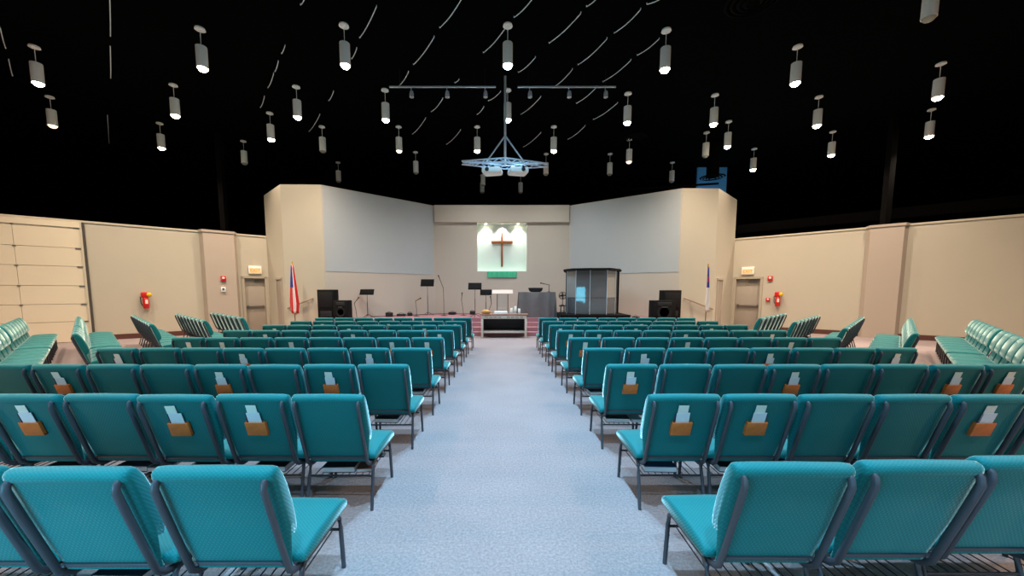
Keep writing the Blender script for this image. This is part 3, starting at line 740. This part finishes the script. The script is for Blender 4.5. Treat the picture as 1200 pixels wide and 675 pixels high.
for k, (p, q) in enumerate(zip(BP, BP[1:])):
    p = Vector(p); q = Vector(q); d = (q-p).normalized(); n = Vector((-d.y, d.x))*.012; a = p+d*.02; b = q-d*.02
    bm = nb(); prism(bm, [tuple(a), tuple(b), tuple(b+n), tuple(a+n)], .62, 1.60)
    o = obj('upper_pane' if k < 4 else 'side_wall', bm, mats[k], r)
    bm = nb(); prism(bm, [tuple(a), tuple(b), tuple(b+n), tuple(a+n)], .02, .605); obj('lower_pane' if k < 4 else 'side_wall', bm, M['smoke'] if k < 4 else M['plastic'], r)
for k, p in enumerate(BP):
    bm = nb(); tube(bm, [(p[0], p[1], 0), (p[0], p[1], 1.61)], .014, seg=8); obj('post', bm, M['alu'] if k < 5 else M['plastic'], r)
bm = nb(); prism(bm, [(2.36, 14.5), (2.58, 13.72), (3.21, 13.56), (3.88, 13.50), (4.38, 14.05), (4.68, 14.8), (3.9, 15.5), (2.6, 15.6)], 1.61, 1.68); obj('roof', bm, M['plastic2'], r)
bm = nb(); wallseg(bm, (4.60, 14.8), (3.88, 15.44), 0, 1.6, .04, 1); wallseg(bm, (3.86, 15.44), (2.62, 15.44), 0, 1.6, .04, 1); obj('rear_wall', bm, M['plastic2'], r)
# drums inside
def drum(x, y, z, rad, h, tilt, label, cat='drum', legs=True, axis=None):
    t = thing('drum', label, cat, (x, y, z), 0, 'drum kit inside the glass booth')
    rot = (R(90), 0, 0) if axis else (R(tilt), 0, 0)
    bm = nb(); lathe(bm, [(rad, -h/2), (rad*1.03, -h/2+.02), (rad, -h/2+.03), (rad, h/2-.03), (rad*1.03, h/2-.02), (rad, h/2)], seg=24, caps=False); o = obj('shell', bm, M['drum'], t); zz = rad if axis else h/2+.42
    o.location = (0, 0, zz); o.rotation_euler = rot
    bm = nb(); lathe(bm, [(rad*.985, -h/2), (rad*.985, -h/2+.004)], seg=24); lathe(bm, [(rad*.985, h/2-.004), (rad*.985, h/2)], seg=24); o = obj('drum_head', bm, M['linen'], t); o.location = (0, 0, zz); o.rotation_euler = rot
    if not axis:
        bm = nb()
        for k in range(3):
            a = k*2*PI/3; tube(bm, [(rad*.9*math.cos(a), rad*.9*math.sin(a), 0.004), (rad*.9*math.cos(a), rad*.9*math.sin(a), .5)], .01, seg=6)
        obj('stand', bm, M['alu'], t)
drum(3.48, 14.35, BT+.008, .26, .38, 0, 'bass drum standing behind the booth front panes', axis=True)
drum(3.02, 14.42, BT, .15, .16, 0, 'small snare drum behind the pane nearest the grey table')
drum(3.95, 14.55, BT, .19, .32, 0, 'floor tom drum behind the pane nearest the dark side wall')
for x, y, z, lab in ((3.0, 14.85, 1.15, 'bronze cymbal on stand behind the snare drum'), (3.85, 14.9, 1.25, 'bronze cymbal on stand behind the floor tom')):
    t = thing('cymbal', lab, 'cymbal', (x, y, BT), 0, 'cymbals inside the glass booth')
    bm = nb(); lathe(bm, [(.22, z-.02), (.05, z+.005), (.03, z+.03), (.005, z+.035)], seg=24); obj('disc', bm, M['cymbal'], t)
    bm = nb(); tube(bm, [(0, 0, .1), (0, 0, z+.05)], .01, seg=6)
    for k in range(3): tube(bm, [(0, 0, .3), (.2*math.cos(k*2.094), .2*math.sin(k*2.094), .006)], .009, seg=6)
    obj('stand', bm, M['alu'], t)

# stool with fan
r = thing('wooden_stool', 'small dark stool between the grey table and the drum booth', 'stool', (2.27, 14.05, BT))
bm = nb(); lathe(bm, [(.12, .29), (.13, .30), (.13, .325), (.12, .33)], seg=20); obj('seat', bm, M['plastic'], r)
for k in range(4):
    a = PI/4+k*PI/2; bm = nb(); tube(bm, [(.085*math.cos(a), .085*math.sin(a), .295), (.095*math.cos(a), .095*math.sin(a), .0)], .011, seg=6); obj('leg', bm, M['plastic'], r)
bm = nb(); tube(bm, [(.09, 0, .12), (0, .09, .12), (-.09, 0, .12), (0, -.09, .12), (.09, 0, .12)], .006, seg=6); obj('stretcher', bm, M['plastic'], r)
r = thing('desk_fan', 'small black round fan standing on the dark stool', 'fan', (2.27, 14.05, BT+.331))
bm = nb(); lathe(bm, [(.07, 0), (.07, .012), (.02, .025), (.012, .05), (.012, .26)], seg=16); obj('stand', bm, M['plastic'], r)
bm = nb()
for rr in (.13, .09, .05): tube(bm, [(rr*math.cos(a*PI/10), -.05, .36+rr*math.sin(a*PI/10)) for a in range(21)], .004, seg=5)
for k in range(8): tube(bm, [(.02*math.cos(k*PI/4), -.055, .36+.02*math.sin(k*PI/4)), (.13*math.cos(k*PI/4), -.05, .36+.13*math.sin(k*PI/4))], .003, seg=5)
tube(bm, [(.135*math.cos(a*PI/10), 0, .36+.135*math.sin(a*PI/10)) for a in range(21)], .012, .05, seg=8)
obj('cage', bm, M['plastic'], r)
bm = nb()
for k in range(4):
    a = k*PI/2; c, s = math.cos(a), math.sin(a)
    vs = [bm.verts.new(p) for p in ((.02*c, -.02, .36+.02*s), (.11*c-.05*s, -.03, .36+.11*s+.05*c), (.11*c+.03*s, -.005, .36+.11*s-.03*c))]
    bm.faces.new(vs)
    vs = [bm.verts.new(p) for p in ((.02*c, -.017, .36+.02*s), (.11*c-.05*s, -.027, .36+.11*s+.05*c), (.11*c+.03*s, -.002, .36+.11*s-.03*c))]
    bm.faces.new(vs)
lathe(bm, [(.03, -.03), (.035, .03)], 0, 0, .36, 12)
obj('blades', bm, M['grille'], r)
bm = nb(); box(bm, 0, .05, .36, .09, .1, .09, bev=.02); obj('motor', bm, M['plastic'], r)

# handrails on the piers
for nm, p0, p1, lab in (('handrail', (-7.82, 13.83, .98), (-6.95, 13.85, 1.33), 'sloping handrail on the pier wall behind the striped flag'), ('handrail', (6.95, 14.33, 1.33), (8.0, 14.35, .92), 'sloping handrail on the pier wall behind the blue and white flag')):
    r = thing(nm, lab, 'handrail', (p0[0], p0[1], 0))
    d = Vector(p1)-Vector(p0); off = Vector((0, -.09, 0))
    bm = nb(); tube(bm, [Vector((0, -.02, p0[2]-.0)), Vector((0, -.09, p0[2])), d+Vector((0, -.09, p0[2])), d+Vector((0, -.02, p0[2]))], .034, seg=10); obj('rail', bm, M['rail'], r)
    for f in (.2, .8):
        q = d*f+Vector((0, 0, p0[2])); bm = nb(); tube(bm, [q+Vector((0, -.004, -.08)), q+Vector((0, -.06, -.07)), q+Vector((0, -.09, -.02))], .010, seg=6); obj('bracket', bm, M['rail'], r)

# flags
def flag(x, y, ztop, label, kind):
    t = thing('flag', label, 'flag', (x, y, 0))
    bm = nb(); lathe(bm, [(.16, 0), (.16, .02), (.05, .06), (.03, .12)], seg=20); obj('stand', bm, M['gold'], t)
    bm = nb(); tube(bm, [(0, 0, .06), (0, 0, ztop-.12)], .014, seg=8); obj('pole', bm, M['polewood'], t)
    bm = nb(); lathe(bm, [(.02, ztop-.14), (.03, ztop-.12), (.012, ztop-.09), (.022, ztop-.05), (.002, ztop)], seg=10); obj('finial', bm, M['gold'], t)
    bm = nb(); uv = bm.loops.layers.uv.new('UVMap')
    NU, NV = 36, 24
    if kind == 'stripes': z0, z1, wm = .86, ztop-.14, .25
    else: z0, z1, wm = .90, ztop-.14, .12
    def pt(u, v, o=0):
        z = z1-(z1-z0)*v
        wd = wm*(.25+.75*min(1, v*1.25))*(1-.25*max(0, v-.8)/.2)
        a = u*2*PI*2.5
        return (math.sin(a)*.03*(.4+v)+(u-.42)*wd*1.2, -.03-.035*math.cos(a*1.1+v)*(.35+v)-o, z-.05*u*v+.03*v*math.sin(u*9))
    G = [[bm.verts.new(pt(i/NU, j/NV)) for i in range(NU+1)] for j in range(NV+1)]
    fs = []
    for j in range(NV):
        for i in range(NU):
            f = bm.faces.new((G[j][i], G[j][i+1], G[j+1][i+1], G[j+1][i]))
            for lp, (ii, jj) in zip(f.loops, ((i, j), (i+1, j), (i+1, j+1), (i, j+1))): lp[uv].uv = (jj/NV, ii/NU)
            fs.append((f, i, j))
    me = bpy.data.meshes.new('cloth')
    sel = {'stripes': lambda i, j: 1 if (j < NV*.42 and i < NU*.60) else 0, 'cross': lambda i, j: (1 if j < NV*.42 else 0)}[kind]
    for f, i, j in fs:
        f.material_index = sel(i, j)
        if kind == 'cross' and NV*.17 < j < NV*.30 and NU*.25 < i < NU*.75: f.material_index = 2
    bmesh.ops.recalc_face_normals(bm, faces=bm.faces)
    bm.to_mesh(me); bm.free()
    for m in ((M['stripes'], M['flagblue']) if kind == 'stripes' else (M['flagwhite'], M['flagblue'], M['flagred'])): me.materials.append(m)
    me.polygons.foreach_set('use_smooth', [True]*len(me.polygons))
    o = link('cloth', me, t)
    sm = o.modifiers.new('thick', 'SOLIDIFY'); sm.thickness = .004
    bm = nb()
    e = [Vector(pt(i/NU, 1))+Vector((0, 0, -.005)) for i in range(NU+1)]
    tube(bm, e, .012, seg=6); obj('gold_fringe', bm, M['gold'], t)
flag(-7.24, 13.12, 2.62, 'furled red and white striped flag with blue field on wooden pole', 'stripes')
flag(7.29, 13.4, 2.58, 'furled white flag with blue field and red cross on wooden pole', 'cross')

# ------------------------------------------------------------------ pendants, track, rig, cables
def pend_meshes():
    D = {}
    bm = nb(); lathe(bm, [(.105, -.02), (.115, -.035), (.075, -.055), (.03, -.06)], seg=18); lathe(bm, [(.105, -.02), (.105, 0)], seg=18); D['canopy'] = mesh('canopy', bm, M['white'])
    bm = nb(); tube(bm, [(0, 0, -.05), (0, 0, -.44)], .008, seg=6); D['cord'] = mesh('cord', bm, M['white'])
    bm = nb(); lathe(bm, [(.02, -.40), (.115, -.41), (.118, -.42), (.118, -.90), (.108, -.90), (.108, -.78), (.02, -.78)], seg=24); D['shade'] = mesh('shade', bm, M['white'])
    for k in ('bulbw', 'bulbb', 'bulbd', 'lampoff'):
        bm = nb(); lathe(bm, [(.03, -.80), (.075, -.83), (.10, -.88), (.098, -.92), (.07, -.955), (.03, -.97)], seg=18); D[k] = mesh('bulb', bm, M[k])
    return D
PM = pend_meshes()
def spot(loc, col, power, size=150, blend=.9, rad=.1, rot=(0, 0, 0)):
    l = bpy.data.lights.new('lamp_light', 'SPOT'); l.energy = power; l.color = col; l.spot_size = R(size); l.spot_blend = blend; l.shadow_soft_size = rad
    o = bpy.data.objects.new('lamp_light', l); C.objects.link(o); o.location = loc; o.rotation_euler = rot; return o
WARM = (1, .80, .63); NEUT = (.90, .94, .95); COOL = (.33, .68, 1)
PW_W, PW_B = 780, 780
lit = [(-11.88, 10.16), (-7.15, 9.51), (-3.69, 9.39), (3.92, 9.56), (7.52, 10.16), (12.0, 10.88), (-9.9, 11.94), (-6.25, 12.04), (-3.61, 12.23), (3.97, 12.43), (6.76, 12.53), (10.15, 12.64), (14.72, 13.49),
       (-12.67, 14.54), (-8.1, 13.74), (8.32, 14.40), (11.03, 17.05), (12.91, 15.28), (-.93, 14.83), (1.97, 14.83)]
dim = [(-3.9, 14.83), (5.24, 16.03), (-14.46, 12.64)]
off = [(-6.8, 14.83), (-10.71, 16.2), (-3.86, 17.45), (-7.91, 18.79), (4.91, 17.66), (8.24, 18.79), (8.03, 15.36), (-1.05, 20.8), (1.01, 20.8), (2.01, 17.66), (-.94, 19.41), (8.32, 7.84)]
cool = [(.14, 9.39), (.18, 12.23)]
def order(L): return sorted(L, key=lambda p: p[0]/p[1])
def pendant(x, y, bulb, label, group):
    t = thing('pendant_lamp', label, 'pendant lamp', (x, y, CEIL), 0, group)
    link('canopy', PM['canopy'], t); link('cord', PM['cord'], t); link('shade', PM['shade'], t); link('bulb', PM[bulb], t)
for k, (x, y) in enumerate(order(lit)):
    pendant(x, y, 'bulbw', 'brightly lit warm cylinder pendant lamp, %s of twenty counting from the garage-door side' % ORD[k], 'warm pendant lamps')
    spot((x, y, CEIL-1.0), WARM if abs(x) > 4.5 else NEUT, PW_W*(1 if abs(x) > 4.5 else .6), 140, 1)
for k, (x, y) in enumerate(order(dim)):
    pendant(x, y, 'bulbd', ('dim white pendant lamp hanging highest above the garage door', 'dim white pendant lamp over the tallest music stand', 'dim white pendant lamp under the round ring, above the drum booth')[k], 'dim pendant lamps')
for k, (x, y) in enumerate(order(off)):
    pendant(x, y, 'lampoff', 'unlit white cylinder pendant lamp, %s of twelve unlit counting from the garage-door side' % ORD[k], 'unlit pendant lamps')
for k, (x, y) in enumerate(cool):
    pendant(x, y, 'bulbb', ('blue-white pendant lamp hanging highest in front of the track lights', 'blue-white pendant lamp beside the pole of the hanging rig')[k], 'blue-white pendant lamps')
    spot((x, y, CEIL-1.0), COOL, PW_B*.9, 130, 1)
# the same lamps carry on overhead, out of the picture: their light only
for y in (6.65, 3.9, 1.15, -1.6):
    for x in (-7.3, 7.5, -11.2, 11.4): spot((x, y, CEIL-1.0), WARM, PW_W, 140, 1)
    spot((.15, y, CEIL-1.0), COOL, PW_B*2.2, 95, 1)
for x in (-.72, .74): spot((x, 17.44, NZ1-.05), (.97, 1, .93), 66, 100, .8, .05, (R(10), 0, 0))
spot((.02, 17.44, NZ1-.05), (.97, 1, .93), 66, 100, .8, .05, (R(10), 0, 0))

# unseen blue fill added to brighten the panel behind the drum-booth side pier
l = bpy.data.lights.new('panel_fill', 'POINT'); l.energy = 60; l.color = (.3, .65, 1); l.shadow_soft_size = .1
o = bpy.data.objects.new('panel_fill', l); C.objects.link(o); o.location = (9.9, 18.2, 5.0)

# track lights
for k, (x0, x1, y, hs, lab) in enumerate(((-3.15, -.17, 11.1, (-2.54, -1.54, -.47), 'striped-flag'), (.44, 3.2, 11.1, (.78, 1.88, 2.9), 'drum-booth'))):
    r = thing('track_light', 'long ceiling track with three small spotlights, %s side' % lab, 'track light', (0, y, 7.30), 0, 'ceiling track lights')
    bm = nb(); box(bm, (x0+x1)/2, 0, 0, x1-x0, .035, .04, bev=.004); obj('track', bm, M['alu'], r)
    for x in (x0+.3, x1-.3):
        bm = nb(); tube(bm, [(x, 0, .02), (x, 0, .50)], .006, seg=6); obj('hanger', bm, M['plastic'], r)
    for x in hs:
        bm = nb(); tube(bm, [(0, 0, -.02), (0, 0, -.12)], .012, seg=6); lathe(bm, [(.035, -.30), (.06, -.29), (.06, -.2), (.045, -.13), (.02, -.11)], .015, -.02, 0, 14)
        o = obj('spotlight_head', bm, M['alu'], r); o.location = (x, 0, 0)
        bm = nb(); lathe(bm, [(.04, -.302), (.04, -.296)], .015, -.02, 0, 12); q = obj('lens', bm, M['lampoff'], o)

# projector rig hanging in the middle
r = thing('hanging_rig', 'aluminium projector rig hanging on a pole above the aisle', 'rig', (.10, 11.5, 0))
bm = nb(); tube(bm, [(0, 0, 5.28), (0, 0, CEIL)], .035, seg=10); obj('pole', bm, M['alu'], r)
for s in (-1, 1):
    bm = nb(); tube(bm, [(0, 0, 6.15), (s*.56, 0, 5.40)], .022, seg=8); obj('brace', bm, M['alu'], r)
    bm = nb(); tube(bm, [(0, s*.03, 6.1), (0, s*.3, 5.40)], .022, seg=8); obj('brace', bm, M['alu'], r)
pts = [(-1.28, 0, 5.43), (0, -.32, 5.41), (1.26, 0, 5.36), (0, .38, 5.42)]
for k in range(4):
    a = Vector(pts[k]); b = Vector(pts[(k+1) % 4]); bm = nb()
    tube(bm, [a, b], .022, seg=8); tube(bm, [a+Vector((0, 0, -.1)), b+Vector((0, 0, -.1))], .018, seg=8)
    for q in range(7):
        f0, f1 = q/7, (q+1)/7; tube(bm, [a.lerp(b, f0)+Vector((0, 0, -.1 if q % 2 else 0)), a.lerp(b, f1)+Vector((0, 0, 0 if q % 2 else -.1))], .010, seg=6)
    obj('truss', bm, M['alu'], r)
bm = nb(); tube(bm, [(-1.26, 0, 5.40), (1.24, 0, 5.36)], .025, seg=8); tube(bm, [(0, -.32, 5.40), (0, .38, 5.40)], .022, seg=8); obj('crossbar', bm, M['alu'], r)
for s, lab in ((-1, 'striped-flag'), (1, 'drum-booth')):
    t = thing('ceiling_projector', 'rounded white projector under the hanging rig, %s side' % lab, 'projector', (.10+s*.38, 11.5, 5.02), R(s*12), 'projectors on the hanging rig')
    bm = nb(); box(bm, 0, 0, .11, .56, .46, .17, bev=.06); obj('case', bm, M['white'], t)
    bm = nb(); lathe(bm, [(.05, -.02), (.06, .02), (.035, .03)], seg=14); o = obj('lens', bm, M['plastic'], t); o.location = (s*.1, -.24, .11); o.rotation_euler = (PI/2, 0, 0)
    bm = nb()
    for x in (-.12, .12): tube(bm, [(x, 0, .19), (x, 0, .30)], .012, seg=6)
    obj('bracket', bm, M['alu'], t)

# pale conduits that dip below the ceiling between the joists
LN = [[(-4.18, 8.57), (-4.36, 8.74)],
 [(-5.46, 10.08), (-5.75, 10.42), (-6.03, 10.75), (-6.41, 11.23), (-6.5, 11.32), (-7.14, 12.08), (-7.56, 12.59), (-8.16, 13.32)],
 [(-2.71, 8.76), (-3.49, 9.82), (-3.7, 10.2), (-4.01, 10.64), (-5.22, 12.28), (-5.64, 12.86), (-6.38, 13.81), (-7.5, 15.24)],
 [(-.85, 8.57), (-1.47, 9.46), (-1.64, 9.76), (-2.43, 10.91), (-2.63, 11.23), (-3.16, 12.03)],
 [(.65, 8.57), (.27, 9.12), (.1, 9.43), (-.49, 10.39), (-1.25, 11.62), (-1.4, 11.8), (-1.89, 12.7), (-2.45, 13.62), (-2.72, 14.08), (-3.54, 15.48)],
 [(2.01, 8.57), (1.84, 8.79), (1.77, 8.97), (1.17, 10.01), (.9, 10.56), (.46, 11.27), (-.03, 12.28), (-.44, 12.86), (-.6, 13.26), (-.87, 13.81), (-1.58, 15.08), (-2.35, 16.53)],
 [(3.37, 8.57), (3.13, 8.72), (3.06, 8.86), (2.69, 9.64), (2.59, 9.82), (2.08, 10.91), (1.98, 11.1), (1.54, 12.08), (1.25, 12.59), (.66, 13.81)],
 [(3.87, 9.82), (3.55, 10.49), (3.47, 10.68), (2.98, 11.75), (2.89, 12.0), (2.45, 13.03), (1.53, 15.32), (.92, 16.81)],
 [(3.82, 12.97), (3.3, 14.21), (3.13, 14.71), (2.69, 15.98)],
 [(-8.31, 8.57), (-9.53, 9.76), (-9.93, 10.14), (-11.4, 11.57), (-13.91, 13.88), (-16.51, 16.43)],
 [(-11.78, 9.43), (-12.67, 10.21), (-13.21, 10.68), (-14.09, 11.44)]]
for k, L in enumerate(sorted(LN, key=lambda L: L[0][0]/L[0][1])):
    bm = nb(); P = []
    for a, b in zip(L[0::2], L[1::2]):
        a = Vector(a); b = Vector(b)
        P.append((a.x, a.y, CEIL+.03))
        for q in range(7):
            f = .02+.96*q/6; p = a.lerp(b, f); P.append((p.x, p.y, CEIL-.03-min(.05, .05*(b-a).length)*math.sin(PI*f)))
        P.append((b.x, b.y, CEIL+.03))
    tube(bm, P, .011, seg=6)
    tag(obj('ceiling_conduit', bm, M['cable']), 'thin pale cable in dashes along the black ceiling, %s from the garage-door side' % ORD[k], 'cable', 'pale cables on the ceiling')
# long thin cables across the side zones
for nm, P, lab in (('a', [(-13.6, 9.8, 7.2), (-10, 13.5, 7.1), (-7.5, 16, 7.1)], 'long faint thin cable crossing below the ceiling, garage-door side'), ('b', [(6.6, 8.6, 7.65), (8.5, 8.35, 7.6), (11, 8.2, 7.65), (13, 8.1, 7.7)], 'long faint thin cable crossing below the ceiling, drum-booth side')):
    bm = nb(); tube(bm, [Vector(p) for p in P], .007, seg=6); tag(obj('ceiling_cable', bm, M['beam']), lab, 'cable')
# round diffusers, dark steel
for x, y, z, rad, lab in ((5.35, 8.6, CEIL, .55, 'round black ceiling diffuser above the drum-booth side rows'), (5.07, 14.83, 7.42, .42, 'round black air diffuser hanging above the drum booth'), (9.06, 16.67, 6.5, .5, 'round dark air diffuser hanging behind the tall pier, drum-booth side')):
    t = thing('air_diffuser', lab, 'air diffuser', (x, y, z), 0, 'round black air diffusers')
    bm = nb()
    for q in range(4): lathe(bm, [(rad*(1-q*.22), -.02-q*.02), (rad*(1-q*.22)-.05, -.05-q*.02), (rad*(1-q*.22)-.06, -.045-q*.02), (rad*(1-q*.22)-.01, -.012-q*.02)], seg=32, caps=False)
    obj('rings', bm, M['beam'], t)
    bm = nb(); lathe(bm, [(rad*.5, 0), (rad*.5, -.001 if z == CEIL else CEIL-z-.004)], seg=20); obj('duct', bm, M['beam'], t)
# blue-lit panel and struts behind the tall stage walls
bm = nb(); box(bm, 10.6, 19.6, 3.93, 1.5, .1, 7.85)
tag(obj('rear_panel', bm, M['blueduct']), 'blue-grey panel in the dark behind the tall pier', 'panel')
bm = nb(); tube(bm, [(5.6, 18, 6.3), (10.4, 18.6, 6.75)], .05, seg=8); tag(obj('steel_beam', bm, M['beam']), 'dark slanting steel beam behind the tall stage wall', 'beam')
for p, z0, z1, lab in ((onL(-10.4)-ln*1.2, 3.0, CEIL, 'dark steel post rising behind the wall beside the wide column, striped-flag side'), (onR(13.0)-rn*1.2, 3.0, CEIL, 'dark steel post rising behind the chamfered column, drum-booth side')):
    bm = nb(); box(bm, p.x, p.y, (0+z1)/2, .2, .2, z1); tag(obj('steel_post', bm, M['beam']), lab, 'post')
bm = nb(); a = onR(9.4)-rn*1.6; b = onR(20)-rn*1.6; wallseg(bm, tuple(a), tuple(b), 4.25, 4.6, .3, 1); tag(obj('steel_beam', bm, M['beam']), 'long dark steel beam above the wall on the drum-booth side', 'beam')

# ------------------------------------------------------------------ added low fill lights, unseen behind the camera, for the nearest chair backs
def area(loc, rot, sx, sy, col, p):
    l = bpy.data.lights.new('rear_fill', 'AREA'); l.shape = 'RECTANGLE'; l.size = sx; l.size_y = sy; l.color = col; l.energy = p
    o = bpy.data.objects.new('rear_fill', l); C.objects.link(o); o.location = loc; o.rotation_euler = rot
area((-2.4, -.9, 1.3), (R(90), 0, 0), 1.8, 1.2, (.16, .72, 1), 95)
area((2.4, -.9, 1.3), (R(90), 0, 0), 1.8, 1.2, (.4, .85, 1), 16)

w = bpy.data.worlds.new('World'); scn.world = w; w.use_nodes = True
w.node_tree.nodes['Background'].inputs[0].default_value = (.5, .55, .6, 1); w.node_tree.nodes['Background'].inputs[1].default_value = .0

# ------------------------------------------------------------------ camera
cam = bpy.data.cameras.new('Camera'); co = bpy.data.objects.new('Camera', cam); C.objects.link(co)
cam.sensor_width = 36; cam.lens = 36*440/1200; cam.shift_x = .010; cam.shift_y = .0372; cam.clip_start = .05; cam.clip_end = 200
co.location = (0, 0, 1.606); co.rotation_euler = (R(90)-math.atan(440/4706), 0, 0)
scn.camera = co
vs = scn.view_settings
vs.view_transform = 'Standard'; vs.look = 'None'; vs.gamma = 1; vs.use_curve_mapping = False; vs.exposure = 0.0
